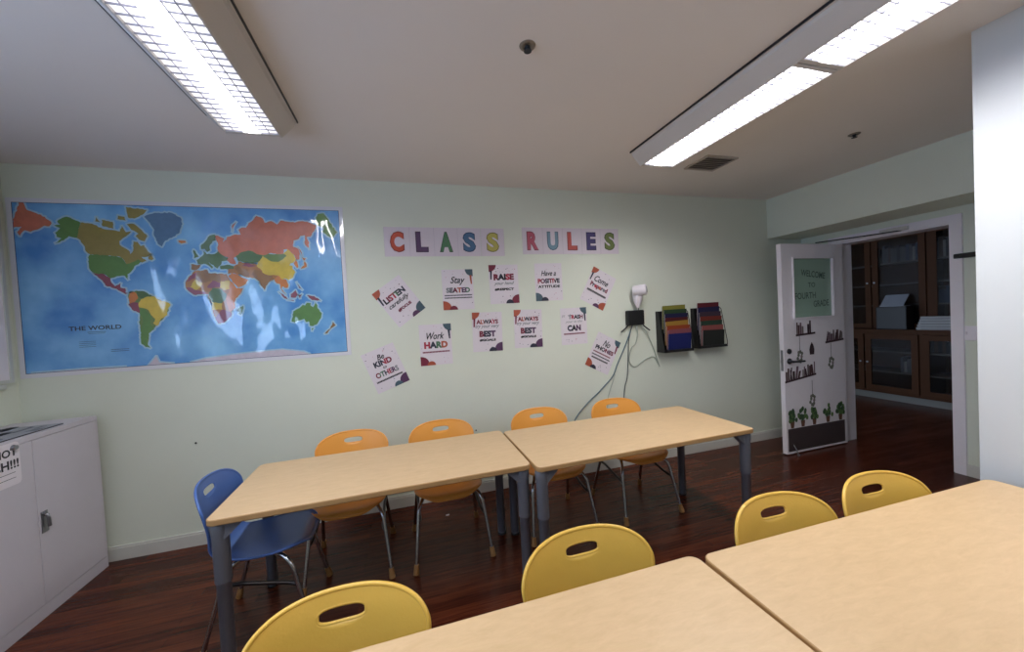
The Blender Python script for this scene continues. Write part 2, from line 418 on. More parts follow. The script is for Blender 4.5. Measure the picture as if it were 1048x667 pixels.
# coat rail and light switch in the recess beside the door
b = B(); b.box(XD-.03, XD, 1.36, 1.97, 1.845, 1.885, bev=.008)
for i in range(4): b.tube([(XD-.03, 1.93-i*.15, 1.865), (XD-.05, 1.93-i*.15, 1.862), (XD-.055, 1.93-i*.15, 1.875)], .004, 6)
tag(b.build('coat_rail', M['black']), 'black bar mounted on the wall right of the doorway', 'coat rail')
sw = B(); sw.box(XD-.008, XD, 1.815, 1.945, 1.155, 1.275, bev=.003)
swo = sw.build('light_switch', M['white']); tag(swo, 'white double light switch plate on the wall right of the doorway', 'light switch')
for dy in (1.85, 1.91):
    b = B(); b.box(XD-.016, XD-.008, dy-.006, dy+.006, 1.205, 1.228); b.build('toggle', M['paper'], swo)

# ------------------------------------------------------------------ ceiling fixtures
def fixture(cx, ys, label, side, strip):
    """row of wraparound fixtures running along Y; ys = list of lens spans"""
    t = thing('fluorescent_light', (cx, (ys[0][1]+ys[-1][0])/2, ZC), 0, label, 'ceiling light', 'fluorescent ceiling lights')
    oy = (ys[0][1]+ys[-1][0])/2
    ya, yb = ys[-1][0]-.02-oy, ys[0][1]+.03-oy
    prof = [(-.215, 0), (-.215, -.012), (-.205, -.014), (-.20, -.03), (-.135, -.098), (-.127, -.10), (-.127, -.085), (.127, -.085), (.127, -.10), (.135, -.098), (.20, -.03), (.205, -.014), (.215, -.012), (.215, 0)]
    b = B()
    b.loft([[(x, ya, z) for x, z in prof], [(x, yb, z) for x, z in prof]])
    b.build('housing', M['housing'], t)
    b = B()
    for sg in (-1, 1): b.box(sg*.217-.003, sg*.217+.003, ya, yb, -.012, 0)  # thin dark line along both top edges of the housing
    b.build('dark_edge_strip', M['dgrey'], t)
    for y0, y1 in ys:
        y0 -= oy; y1 -= oy
        b = B(); b.add([(-.126, y0, -.088), (.126, y0, -.088), (.126, y1, -.088), (-.126, y1, -.088)], [(0, 3, 2, 1)])
        ln = b.build('lens', lens_mat(side), t)
        la = bpy.data.lights.new('tube_light', 'AREA'); la.shape = 'RECTANGLE'; la.size = .06; la.size_y = (y1-y0)-.03
        la.energy = TUBE_W; la.color = (1, .985, .96)
        lo = bpy.data.objects.new('tube_light', la); COL.objects.link(lo); lo.parent = t; lo.location = (.0, (y0+y1)/2, -.0895)
        b = B()
        for i in range(1, 6):
            x = -.126+.252*i/6; b.box(x-.0014, x+.0014, y0, y1, -.0985, -.092)
        n = int((y1-y0)/.042)
        for i in range(n+1):
            y = y0+(y1-y0)*i/n; b.box(-.126, .126, y-.0012, y+.0012, -.0985, -.092)
        b.build('louver_grid', M['louver'], t)
        for yy in ((y0-.02, y0), (y1, y1+.02)):
            b = B(); b.box(-.127, .127, yy[0], yy[1], -.1, -.084); b.build('end_bar', M['housing'], t)
    return t
fixture(-.74, [(1.12, 2.33), (-.15, 1.07)], 'long fluorescent ceiling fixture at the left above the world map side', .8, 0)
fixture(1.885, [(1.27, 2.36), (.06, 1.22)], 'long fluorescent ceiling fixture at the right with a white bar between its two lit lenses', 2.8, 0)

# vent and sprinklers
t = thing('ceiling_vent', (2.47, 2.46, ZC), 0, 'small square louvered air vent in the ceiling past the right light fixture', 'air vent')
b = B()
for q in [(-.15, .15, -.13, -.115), (-.15, .15, .115, .13), (-.15, -.135, -.115, .115), (.135, .15, -.115, .115)]: b.box(q[0], q[1], q[2], q[3], -.012, 0)
b.build('frame', mat('vent_paint', rgb(188, 180, 174), .6), t)
b = B(); b.box(-.135, .135, -.115, .115, -.003, 0); b.build('duct', mat('duct_grey', rgb(120, 114, 110), .8), t)
b = B()
for i in range(7):
    b.xbox(Matrix.Translation((0, -.1+i*.033, -.008)) @ Matrix.Rotation(.6, 4, 'X'), .27, .022, .002)
b.build('slats', mat('vent_paint', rgb(188, 180, 174), .6), t)
def sprinkler(x, y, label):
    t = thing('sprinkler_head', (x, y, ZC), 0, label, 'sprinkler')
    b = B(); b.lathe([(.036, 0), (.034, -.004), (.022, -.008), (.018, -.003)], n=24); b.build('escutcheon', mat('sprinkler_ring', rgb(140, 130, 120), .4, .6), t)
    b = B(); b.lathe([(.012, -.004), (.012, -.012), (.005, -.014), (.005, -.022), (.017, -.023), (.017, -.025)], n=14)
    for s_ in (-1, 1): b.tube([(s_*.011, 0, -.010), (s_*.015, 0, -.016), (s_*.004, 0, -.022)], .003, 6)
    b.build('deflector', M['dgrey'], t)
sprinkler(.577, 1.53, 'sprinkler head in the open ceiling between the two light fixtures')
sprinkler(3.15, 1.86, 'small sprinkler head in the ceiling near the boxed beam over the door')

# ------------------------------------------------------------------ tables
def rrect(hx, hy, r, n=6):
    out = []
    for cx, cy, a0 in ((hx-r, hy-r, 0), (-hx+r, hy-r, PI/2), (-hx+r, -hy+r, PI), (hx-r, -hy+r, 1.5*PI)):
        for k in range(n+1):
            a = a0+PI/2*k/n; out.append((cx+r*math.cos(a), cy+r*math.sin(a)))
    return out
def table(x, y, rz, L, Wd, label, group='maple classroom tables'):
    t = thing('classroom_table', (x, y, 0), rz, label, 'table', group)
    b = B(); rings = []
    for ins, z in ((.003, .702), (0, .706), (0, .7265), (.0015, .7288), (.004, .730)):
        rings.append([(px, py, z) for px, py in rrect(L/2-ins, Wd/2-ins, .035-ins)])
    b.loft(rings, 1, False, 0)
    b.build('tabletop', [M['lam'], M['lamedge']], t)
    b = B(); b.box(-L/2+.09, L/2-.09, -Wd/2+.085, -Wd/2+.11, .665, .702); b.box(-L/2+.09, L/2-.09, Wd/2-.11, Wd/2-.085, .665, .702)
    b.build('apron_rail', M['dgrey'], t)
    for sx in (-1, 1):
        for sy in (-1, 1):
            cx, cy = sx*(L/2-.040), sy*(Wd/2-.052)
            b = B()
            b.lathe([(.024, .012), (.0285, .02), (.0285, .42), (.031, .422), (.0335, .43), (.0335, .64), (.036, .65), (.0375, .675), (.036, .69), (.03, .702)], (cx, cy, 0), 24)
            # cast bracket reaching under the top
            b.loft([[(cx-.02*sx, cy-.026, .62), (cx-.02*sx, cy+.026, .62), (cx, cy+.026, .70), (cx, cy-.026, .70)],
                    [(cx-.1*sx, cy-.02, .695), (cx-.1*sx, cy+.02, .695), (cx-.1*sx, cy+.02, .7015), (cx-.1*sx, cy-.02, .7015)]])
            lg = b.build('leg', M['grey'], t)
            b = B(); b.lathe([(.028, 0), (.03, .004), (.03, .012), (.02, .018)], (cx, cy, 0), 20); b.build('foot', M['black'], lg)
    return t
table(-.140, 2.258, .009, 1.525, .685, 'maple table on the left in the back row, blue chair at its end')
table(1.405, 2.226, .015, 1.545, .705, 'maple table on the right in the back row, nearest the open door')
table(.118, .655, .0036, 1.53, .70, 'maple table at the bottom centre of the front row')
table(1.66, .635, -.0145, 1.535, .70, 'maple table at the bottom right of the front row, beside the right wall')

# ------------------------------------------------------------------ chairs
PATH = catmull([(.275, .800, 0), (.262, .755, 0), (.243, .68, 0), (.228, .61, 0), (.218, .54, 0), (.203, .485, 0), (.165, .447, 0), (.10, .436, 0), (.0, .432, 0), (-.10, .438, 0), (-.18, .445, 0), (-.225, .442, 0), (-.25, .425, 0)], 8)
CUM = [0]
for i in range(1, len(PATH)): CUM.append(CUM[-1]+(PATH[i]-PATH[i-1]).length)
PL = CUM[-1]
def on_path(t):
    t = max(0, min(PL-1e-6, t)); i = 0
    while CUM[i+1] < t: i += 1
    q = (t-CUM[i])/(CUM[i+1]-CUM[i]); p = PATH[i].lerp(PATH[i+1], q); d = (PATH[i+1]-PATH[i]).normalized()
    return p.x, p.y, d
def shell_pt(s, t):
    y, z, d = on_path(t)
    n = Vector((0, d.y, -d.x))            # normal side: towards the sitter / up
    if n.y > 0 or n.z < 0: n = -n if (n.y > 0 and n.z < .1) else n
    # dish: edges of the back curl toward the sitter, seat edges slightly up then down
    bt = 1/(1+math.exp((t-.33)/.03)); k = bt*1.05+(1-bt)*.22
    off = k*s*s*1.0
    return Vector((s, y+(-off if bt > .02 else 0)*bt, z+off*(1-bt)))
HALF = [(0, 0), (.085, .003), (.158, .017), (.208, .046), (.232, .088), (.233, .13), (.222, .18), (.206, .235), (.188, .29), (.176, .34), (.176, .39), (.190, .45), (.208, .52), (.218, .60), (.212, .69), (.175, .755), (.10, PL-.003), (0, PL)]
def make_shell():
    half = catmull([(a, c, 0) for a, c in HALF], 6)
    right = [(p.x, p.y) for p in half]; left = [(-x, t) for x, t in right[1:-1]][::-1]
    outer = right+left; n = len(outer)
    # stadium shaped hand hole
    hw, hh, tc = .064, .0205, .062
    c0 = (0, tc)
    def hp(a):
        ca, sa = math.cos(a), math.sin(a); r = (abs(ca/hw)**3.2+abs(sa/hh)**3.2)**(-1/3.2); return (r*ca, tc+r*sa)
    dense = [hp(-PI/2+2*PI*k/720) for k in range(721)]
    ac = [0]
    for k in range(720): ac.append(ac[-1]+math.hypot(dense[k+1][0]-dense[k][0], dense[k+1][1]-dense[k][1]))
    inner = []; k = 0
    for i in range(n):
        # blend of even spacing round the hole and the direction of the outline point
        ai = (math.atan2(outer[i][1]-tc, outer[i][0])+PI/2) % (2*PI)
        if i == 0: ai = 0
        dist = ac[-1]*(.75*i/n+.25*ai/(2*PI))
        k = min(range(721), key=lambda q: abs(ac[q]-dist)); inner.append(dense[k])
    K = 26; rings = []
    for k in range(K+1):
        q = (k/K)**1.15; ring = []
        for (xi, ti), (xo, to) in zip(inner, outer):
            ring.append(shell_pt(xi+(xo-xi)*q, ti+(to-ti)*q))
        rings.append(ring)
    me = bpy.data.meshes.new('shell'); vs = [v for r in rings for v in r]
    fs = [(i*n+j, i*n+(j+1) % n, (i+1)*n+(j+1) % n, (i+1)*n+j) for i in range(K) for j in range(n)]
    me.from_pydata(vs, [], fs)
    ob = bpy.data.objects.new('tmp', me); COL.objects.link(ob)
    md = ob.modifiers.new('s', 'SOLIDIFY'); md.thickness = .007; md.offset = 0
    dg = bpy.context.evaluated_depsgraph_get(); ev = ob.evaluated_get(dg); m2 = ev.to_mesh()
    b = B(); b.add([v.co.copy() for v in m2.vertices], [tuple(p.vertices) for p in m2.polygons], 0, True)
    ev.to_mesh_clear(); bpy.data.objects.remove(ob)
    b.tube(rings[-1], .0068, 8, closed=True)
    b.tube(rings[0], .0048, 6, closed=True)
    # brackets' bosses under the seat
    return b
SHELL = make_shell()
def chair(color, label, loc, rz, group):
    t = thing('school_chair', loc, rz, label, 'chair', group)
    SHELL.build('seat_shell', M[color], t)
    for sx in (-1, 1):
        for front in (1, 0):
            if front: pts = [(sx*.12, 0, .418), (sx*.165, -.11, .418), (sx*.205, -.175, .37), (sx*.245, -.265, .0)]
            else: pts = [(sx*.12, 0, .418), (sx*.165, .09, .418), (sx*.20, .13, .37), (sx*.235, .245, .0)]
            path = smooth_path(pts, 6, .06)
            # stop at the glide
            b = B(); b.tube(path, .0115, 12); lg = b.build('leg', M['chrome'], t)
            e = path[-1]; d = (path[-2]-path[-1]).normalized()
            b = B(); b.tube([e+d*.002, e+d*.012, e+d*.06], 0, 10, rr=[.018, .0185, .0145]); b.build('glide', M['glide'], lg)
        b = B(); b.tube(smooth_path([(sx*.214, -.195, .265), (sx*.2, -.15, .275), (sx*.2, .08, .325), (sx*.203, .142, .325)], 4, .03), .0095, 8)
        b.build('brace', M['dchrome'], t)
    b = B(); b.box(-.14, .14, -.10, -.06, .405, .418); b.box(-.14, .14, .05, .09, .405, .418)
    b.build('seat_bracket', M['dchrome'], t)
    return t
first = {}
def place(color, x, y, rz, label, group):
    if color not in first:
        first[color] = chair(color, label, (x, y, 0), rz, group); return first[color]
    c = copy_tree(first[color]); c.location = (x, y, 0); c.rotation_euler = (0, 0, rz)
    c['label'] = label; c['group'] = group; return c
D2R = PI/180
go = 'orange chairs along the far side of the back tables'; gy = 'yellow chairs along the far side of the front tables'
place('orange', -.41, 2.61, 0, 'orange plastic chair behind the left back table, nearest the blue chair', go)
place('orange', .215, 2.59, 1*D2R, 'orange plastic chair behind the left back table, beside the seam between the tables', go)
place('orange', .99, 2.59, 0, 'orange plastic chair behind the right back table, just right of the seam', go)
place('orange', 1.69, 2.58, 1*D2R, 'orange plastic chair behind the right back table with cables hanging above it', go)
place('yellow', -.22, .875, 0, 'yellow plastic chair at the bottom left corner of the front row, largest in view', gy)
place('yellow', .54, .895, 0, 'yellow plastic chair left of the seam between the front tables', gy)
place('yellow', 1.322, .835, -2*D2R, 'yellow plastic chair right of the seam between the front tables', gy)
place('yellow', 1.852, .82, -3*D2R, 'yellow plastic chair nearest the right wall in the front row', gy)
place('blue', -.79, 2.275, 91*D2R, 'blue plastic chair pushed under the left end of the back table', None or 'blue chair')
del first['blue']['group']; first['blue'].scale = (.95, .95, 1)
for o_ in [c for c in bpy.data.objects if c.get('group') == go]: o_.scale = (1, 1, .985)
b = B(); b.add([(-.014, -.008, .001), (.012, -.010, .001), (.016, .007, .004), (-.010, .010, .002), (0, 0, .006)], [(0, 1, 4), (1, 2, 4), (2, 3, 4), (3, 0, 4), (3, 2, 1, 0)])
tag(b.build('paper_scrap', M['paper'], loc=(0.233, 2.950, 0)), 'tiny scrap of white paper on the dark floor under the left back table', 'scrap')
for nx, nz, lab in ((-1.523, 0.752, 'tiny dark nail in the wall above the blue chair'), (0.546, 0.562, 'tiny dark nail in the wall beside the second orange chair')):
    b = B(); b.lathe([(.003, 0), (.003, .006), (.007, .007), (.006, .010)], n=10, xf=Matrix.Translation((nx, YB, nz)) @ Matrix.Rotation(PI/2, 4, 'X')); tag(b.build('nail', M['black']), lab, 'nail')

# ------------------------------------------------------------------ steel cabinet
def cabinet():
    x0, x1, y0, y1, H = XL+.005, -2.04, 2.26, 3.165, 1.035
    t = thing('storage_cabinet', (0, 0, 0), 0, 'low pale grey steel cabinet in the left corner with a sheet taped on its door', 'cabinet')
    b = B(); b.box(x0, x1-.02, y0, y1, 0, H, bev=.004); 
    b.box(x1-.02, x1, y0, y1, H-.028, H); b.box(x1-.02, x1, y0, y1, 0, .072); b.box(x1-.02, x1, y0, y0+.012, .072, H-.028); b.box(x1-.02, x1, y1-.012, y1, .072, H-.028)
    b.build('body', M['cab'], t)
    ym = 2.712
    for a, c in ((y0+.014, ym-.0015), (ym+.0015, y1-.014)):
        b = B(); b.box(x1-.018, x1+.001, a, c, .075, H-.031, bev=.002); d = b.build('door', M['cab'], t)
        if c > 3:
            b = B(); b.box(x1+.001, x1+.006, ym+.012, ym+.052, .47, .59, bev=.002); b.tube([(x1+.006, ym+.03, .568), (x1+.02, ym+.03, .568), (x1+.022, ym+.032, .55), (x1+.022, ym+.035, .50)], .008, 8)
            b.lathe([(.011, 0), (.011, .008)], n=12, xf=Matrix.Translation((x1+.006, ym+.03, .575)) @ Matrix.Rotation(PI/2, 4, 'Y'))
            b.build('handle', M['steel'], d)
    return t
cabinet()
b = B()
b.box(XL+.05, -2.075, 2.02, 2.965, 1.0355, 1.0405, 0); b.box(XL+.05, -2.075, 2.02, 2.965, 1.0405, 1.0425, 1)
rn = random.Random(5)
for i in range(40):
    x = rn.uniform(XL+.08, -2.13); y = rn.uniform(2.06, 2.92); b.box(x, x+rn.uniform(.01, .05), y, y+rn.uniform(.02, .12), 1.0425, 1.0430, 2)
tag(b.build('printed_board', [M['black'], mat('board_print', rgb(150, 152, 160), .5, var=.2, scale=12), mat('board_ink', rgb(95, 98, 112), .5)]), 'flat printed board with a black edge lying on top of the steel cabinet', 'board')
def rounded2(w, h, r, n=5): return rrect(w/2, h/2, r, n)
b = B(); NW, NH = .36, .225
pts = rounded2(NW, NH, .02)
b.loft([[(x, .0012, z) for x, z in pts], [(x, 0, z) for x, z in pts]])
text_into(b, 'DO NOT', .055, .062, .22, -.0006, 1, .03)
text_into(b, 'TOUCH!!!', .035, .0, .27, -.0006, 1, .03)
b.box(-.16, .15, -.0006, 0, -.047, -.0445, 1); b.box(-.16, .15, -.0006, 0, -.075, -.0725, 1)
nt_ = b.build('warning_note', [M['paper'], ink('black')], loc=(-2.0375, 2.46, .915), rot=(0, 0, PI/2))
nt_.rotation_euler = (0, .0, PI/2); tag(nt_, 'rounded white note with bold black capitals taped on the cabinet door', 'note')
b = B(); b.lathe([(.014, 0), (.015, .004), (.008, .008), (.012, .016)], n=14, xf=Matrix.Translation((-2.0362, 2.605, 1.0)) @ Matrix.Rotation(PI/2, 4, 'Y'))
tag(b.build('magnet', M['steel']), 'small grey round magnet at the top right corner of the cabinet note', 'magnet')

# whiteboard on the left wall
t = thing('whiteboard', (XL, 2.4, 1.3), 0, 'white board mounted on the left wall beside the world map', 'whiteboard')
b = B(); b.box(0, .018, -.75, .775, 0, 1.18, bev=.003); b.build('panel', M['white'], t)
b = B(); b.box(.018, .026, -.75, .775, 0, .02); b.box(.018, .026, -.75, .775, 1.16, 1.18); b.box(.018, .026, .755, .775, .02, 1.16); b.build('frame', M['trim'], t)
b = B(); b.box(0, .03, -.70, .72, -.035, -.004, bev=.003); b.build('tray', M['trim'], t)

# ------------------------------------------------------------------ world map
ROB = [1, .9986, .9954, .99, .9822, .973, .96, .9427, .9216, .8962, .8679, .835, .7986, .7597, .7186, .6732, .6213, .5722, .5322]
def proj(lon, lat):
    a = abs(lat)/5; i = min(17, int(a)); f = ROB[i]+(ROB[i+1]-ROB[i])*(a-i); f = 1-(1-f)*(.85 if lon > 0 else .45)
    lt = math.radians(lat); ym = 1.25*math.log(math.tan(PI/4+.4*lt))*180/PI
    cv = .115*(abs(lon)/180)**1.5*(lat/65)**2*(1 if lat > 0 else -1)     # parallels curve away from the equator
    if lat < -60: cv = 0
    return (-1.425+.0053*lon*f, 1.81+.0053*ym+cv)
LAND = {
'brown': [  # whole of Africa and southern Asia lie under the other countries
 [(-6,35.5),(10,37),(11,33),(20,30.5),(25,32),(33,31),(36,23),(39,17),(43,12),(51,11.8),(47,4),(41,-2),(39,-8),(40,-15),(35.5,-20),(35.5,-24),(32,-28.5),(26,-34),(18.5,-34.5),(15,-27),(12,-17),(13,-9),(9,-1),(9,4.5),(4,6),(-8,4.5),(-13,9),(-17,15),(-17,21),(-13,28),(-9,31)],
 [(36,36.5),(35,31),(40,32),(47,30),(50,30),(57,26),(67,25),(72,21),(73,16),(77.5,8),(80,14),(87,21),(92,22),(98,27),(90,30),(80,40),(60,43),(52,45),(50,42),(44,40)]],
'dgreen_base': [[(-80,8),(-72,12),(-60,9),(-50,1),(-40,-4),(-36,-8),(-40,-20),(-50,-30),(-57,-36),(-64,-41),(-68,-52),(-74,-50),(-72,-30),(-70,-18),(-80,-6)],
 [(45,54),(60,56),(80,54),(100,50),(120,50),(128,46),(122,40),(105,38),(85,44),(70,42),(55,45)]],
'rust': [  # Russia
 [(28,70),(33,69.5),(41,67),(38,64),(44,66),(46,68),(54,68.5),(60,69),(68,68.5),(67,72),(73,73),(80,72.5),(87,75),(98,76.5),(105,78),(113,76),(113,73.5),(125,73.5),(131,71),(140,72.8),(152,71),(160,70),(170,70),(180,69),(190,66),(186,64.5),(178,62.5),(170,60),(164,60),(163,57),(157,51),(155.5,56),(163,61.5),(156,61.5),(150,59.5),(142,59),(136,54.5),(141,53),(140,48),(135,43),(131,43),(131,48),(126,53),(120,53),(117,49.5),(108,49.5),(98,51),(88,49.5),(80,51),(76,54),(70,55),(61,54),(61,51),(52,51.5),(47,49),(48,42),(40,43.5),(37,46.5),(40,49.5),(35,51),(31,53.5),(28,56.5),(28,60),(30,62),(28.5,66)],
 [(-210,60),(-210,75),(-200,70.5),(-190,70),(-180,69),(-171,66.5),(-173,64.5),(-178,64.5),(-182,62.5),(-190,60),(-196,60.5),(-199,57),(-203,59),(-200,62),(-206,61.5)],
 [(142,54),(143.5,49),(142,46),(142,50)], [(56,71),(60,75.5),(68,77),(60,74)]],
'olive': [  # Canada, Greenland's edge, Arctic islands
 [(-141,69.5),(-128,70),(-115,68),(-108,68),(-95,68),(-94,71.5),(-88,68),(-82,69),(-86,66),(-94,61),(-93,58.5),(-86,56),(-82,54.5),(-80,51.5),(-78,53),(-77,57),(-78,62),(-73,62),(-69,59),(-65,60),(-61,56),(-56,52.5),(-60,50),(-67,49.5),(-65,48),(-61,46),(-66,44),(-70,46.5),(-74,45),(-79,43),(-83,42),(-89,48),(-95,49),(-123,49),(-128,51),(-131,55),(-137,59),(-141,60)],
 [(-80,74),(-70,71),(-62,67),(-65,63),(-72,64),(-76,66),(-73,68),(-82,70),(-88,73)],
 [(-118,73),(-105,73),(-103,69),(-116,69.5)],[(-125,74),(-119,71.5),(-125,71.5)],[(-100,77),(-92,77),(-90,75),(-100,75)],[(-92,82),(-65,82.8),(-70,80),(-80,77),(-88,77)],
 [(-59,50),(-56,51.5),(-53,48),(-55,46.8),(-59,47.6)]],
'greenland': [[(-60,76),(-68,79),(-55,82),(-33,83.5),(-20,81.5),(-18,78),(-22,72),(-30,68.5),(-40,65),(-44,60),(-49,62),(-54,68),(-54,72)]],
'green': [  # Alaska, USA, Australia, Colombia-ish, etc.
 [(-141,69.5),(-150,70.5),(-157,71.2),(-163,69.5),(-166,68),(-162,66.5),(-168,65.5),(-161,64.5),(-165,61.5),(-162,59),(-157,58.5),(-162,55),(-154,57.5),(-150,60.5),(-141,60)],
 [(-123,49),(-95,49),(-89,48),(-83,42),(-79,43),(-74,45),(-70,47),(-67,45),(-70,42),(-74,40),(-76,36),(-81,31.5),(-80,25.5),(-82.5,28),(-84,30),(-90,29.5),(-97,27.5),(-99,27),(-106,31.5),(-114,32),(-117.5,33),(-122,37),(-124,43),(-124.5,48)],
 [(114,-22),(114,-34),(119,-35),(124,-33),(131,-31.5),(135,-35),(138,-34),(141,-38.5),(146,-39),(150,-37.5),(153.5,-30),(153,-25),(146.5,-19),(145.5,-15),(142.5,-10.8),(141.5,-15),(140,-17.5),(136,-15),(136.5,-12),(131,-11.5),(129,-15),(126,-14),(122,-18)],
 [(145,-41),(148,-41),(147,-43.6)],
 [(192,66),(197,70),(204,71.5),(214,71),(214,60),(206,58),(200,57),(196,59),(194,62),(199,64)],
 [(-70,-18),(-67.5,-22),(-68,-28),(-70,-33),(-72,-38),(-74,-44),(-75,-50),(-71,-53.5),(-66,-55),(-69,-51),(-66,-46),(-64,-41),(-62,-38.5),(-57,-37),(-58.5,-34),(-60,-30),(-58,-24),(-58,-20),(-62,-16),(-65,-11),(-69,-12)]],
'yellow': [  # Brazil, Venezuela-ish, China & Mongolia, Algeria patch
 [(-70,-4),(-67,1),(-60,4),(-52,4),(-49,0),(-44,-2.5),(-37,-5),(-35,-8),(-39,-14),(-40,-21),(-47,-25),(-50,-30),(-53,-33.5),(-57,-30),(-54,-25),(-58,-20),(-60,-14),(-65,-11),(-72,-9)],
 [(74,39),(80,45),(87,49),(96,43),(105,42),(112,44),(120,47),(117,49.5),(126,53),(131,48),(130,43),(124,40),(121,40),(118,38),(122,37),(120,34),(122,30),(117,24),(110,21),(106,23),(101,22),(98,27),(92,28),(85,28),(79,31),(78,35)],
 [(-12,15),(-5,25),(3,20),(0,14),(-5,11)],[(25,22),(36,22),(37,18),(34,11),(27,10),(23,14)],[(12,-6),(24,-8),(24,-17),(12,-17)]],
'orange': [  # E. Africa, Arabia, Kazakhstan border, SE Asia, Korea, Japan
 [(36,22),(39,20),(43,12),(51,11.8),(47,4),(41,-2),(39,-8),(40,-15),(33,-20),(30,-10),(29,-2),(31,4),(34,10)],
 [(35,29),(40,32),(47,30),(50,27),(56,24.5),(59,22.5),(55,17.5),(45,13),(43,16),(39,21)],
 [(98,27),(102,22),(107,22),(109,15),(107,10.5),(104,10.5),(101,13),(99,9),(103.5,1.5),(100,5.5),(98,10),(98,16),(94,17),(92,22)],
 [(125,40),(130,42.5),(129.5,37),(129,35.3),(126.5,34.5)],[(140,45),(145,43.5),(141,41.5)],[(141,41),(142,38),(140.5,35.5),(136,34),(131,33.5),(134,35.5),(138,37)],
 [(-80,1),(-79,8),(-75,11),(-72,9),(-70,2),(-75,-3),(-80,-5)],[(-24,66),(-15,66),(-14,64.5),(-20,63.5),(-23,64.5)]],
'brown2': [  # S Asia, Europe mix
 [(68,24),(72,21),(73,16),(77.5,8),(80,14),(87,21),(92,22),(90,27),(82,28),(76,34),(70,35),(64,30)],
 [(-9,43.5),(3,42.5),(0,39),(-5,36.2),(-9,37.5)],[(6,36.5),(10,37),(11,33),(25,32),(25,22),(15,23),(3,20),(-5,27),(-2,35)],
 [(48,42),(53,37),(61,36),(61,26),(57,26.5),(50,30),(45,37)],[(172,-34.5),(178,-38),(173,-41.5),(171,-45.5),(167,-46),(172,-41)]],
'purple': [[(-9,31),(-2,35),(-5,27),(-17,21)],[(-17,15),(-12,15),(-5,11),(9,6),(5,5),(-8,4.5),(-13,9)],[(-117,32.5),(-114,32),(-106,31.5),(-99,27),(-97.5,22),(-94,18),(-88,21.5),(-88,16),(-83,15),(-83,10),(-78,9),(-83,8),(-92,14.5),(-104,19),(-109,26)],
 [(8,14),(15,23),(24,20),(23,14),(15,13)],[(24,-17),(33,-20),(35.5,-24),(32,-28.5),(26,-34),(18.5,-34.5),(15,-27),(20,-22)],[(-81,-5),(-76,-3),(-70,-4),(-70,-17),(-76,-14)],
 [(120,-1),(125,1.5),(122,-5)],[(110,1.5),(117,7),(119,1),(116,-4),(110,-3)],[(131,-1),(141,-2.5),(150,-9.5),(143,-8.5),(138,-8)],[(95,5.5),(104,-2),(106,-6),(102,-4)],[(105,-6.5),(114,-7.5),(114,-8.5)],[(120,18),(122,14),(126,7),(122,10)],[(55,40),(66,38),(73,39),(66,41.5),(60,43)]],
'dgreen': [[(8,57),(12,54),(23,54),(28,56.5),(31,53.5),(35,51),(40,49.5),(37,46.5),(30,46),(28,42),(23,38),(20,40),(14,45),(13,45.5),(18,40),(16,38),(12,42),(7,44),(3,43),(-1,44),(-2,48),(3,51),(8,54)],
 [(5,59),(5,62),(13,66),(20,70),(28,70.5),(28,66),(23,65.5),(17,61),(17,57.5),(13,56),(10,59)],[(-5,50),(1,51.5),(-2,55),(-5,58.5),(-5,55)],[(9,5),(14,13),(24,12),(30,5),(29,-2),(24,-8),(12,-6),(9,0)],
 [(43.5,-16),(49.5,-12.5),(50,-16),(47,-25),(44,-23)],[(50,50),(60,54),(70,55),(80,51),(87,49),(80,44),(70,42),(60,45),(52,45)],[(27,41),(36,42),(44,40),(44,37),(36,36.5),(27,37)],[(-72,12),(-62,10.5),(-57,6),(-52,4),(-60,4),(-67,1),(-70,5)]],
'ice': [[(-214,-71.5),(-150,-71),(-100,-71.5),(-75,-72),(-62,-65),(-60,-70),(-30,-72.5),(0,-69.5),(40,-68),(80,-67),(120,-66.5),(160,-69.5),(180,-72.5),(214,-72.5),(214,-73.3),(-214,-73.3)]]}
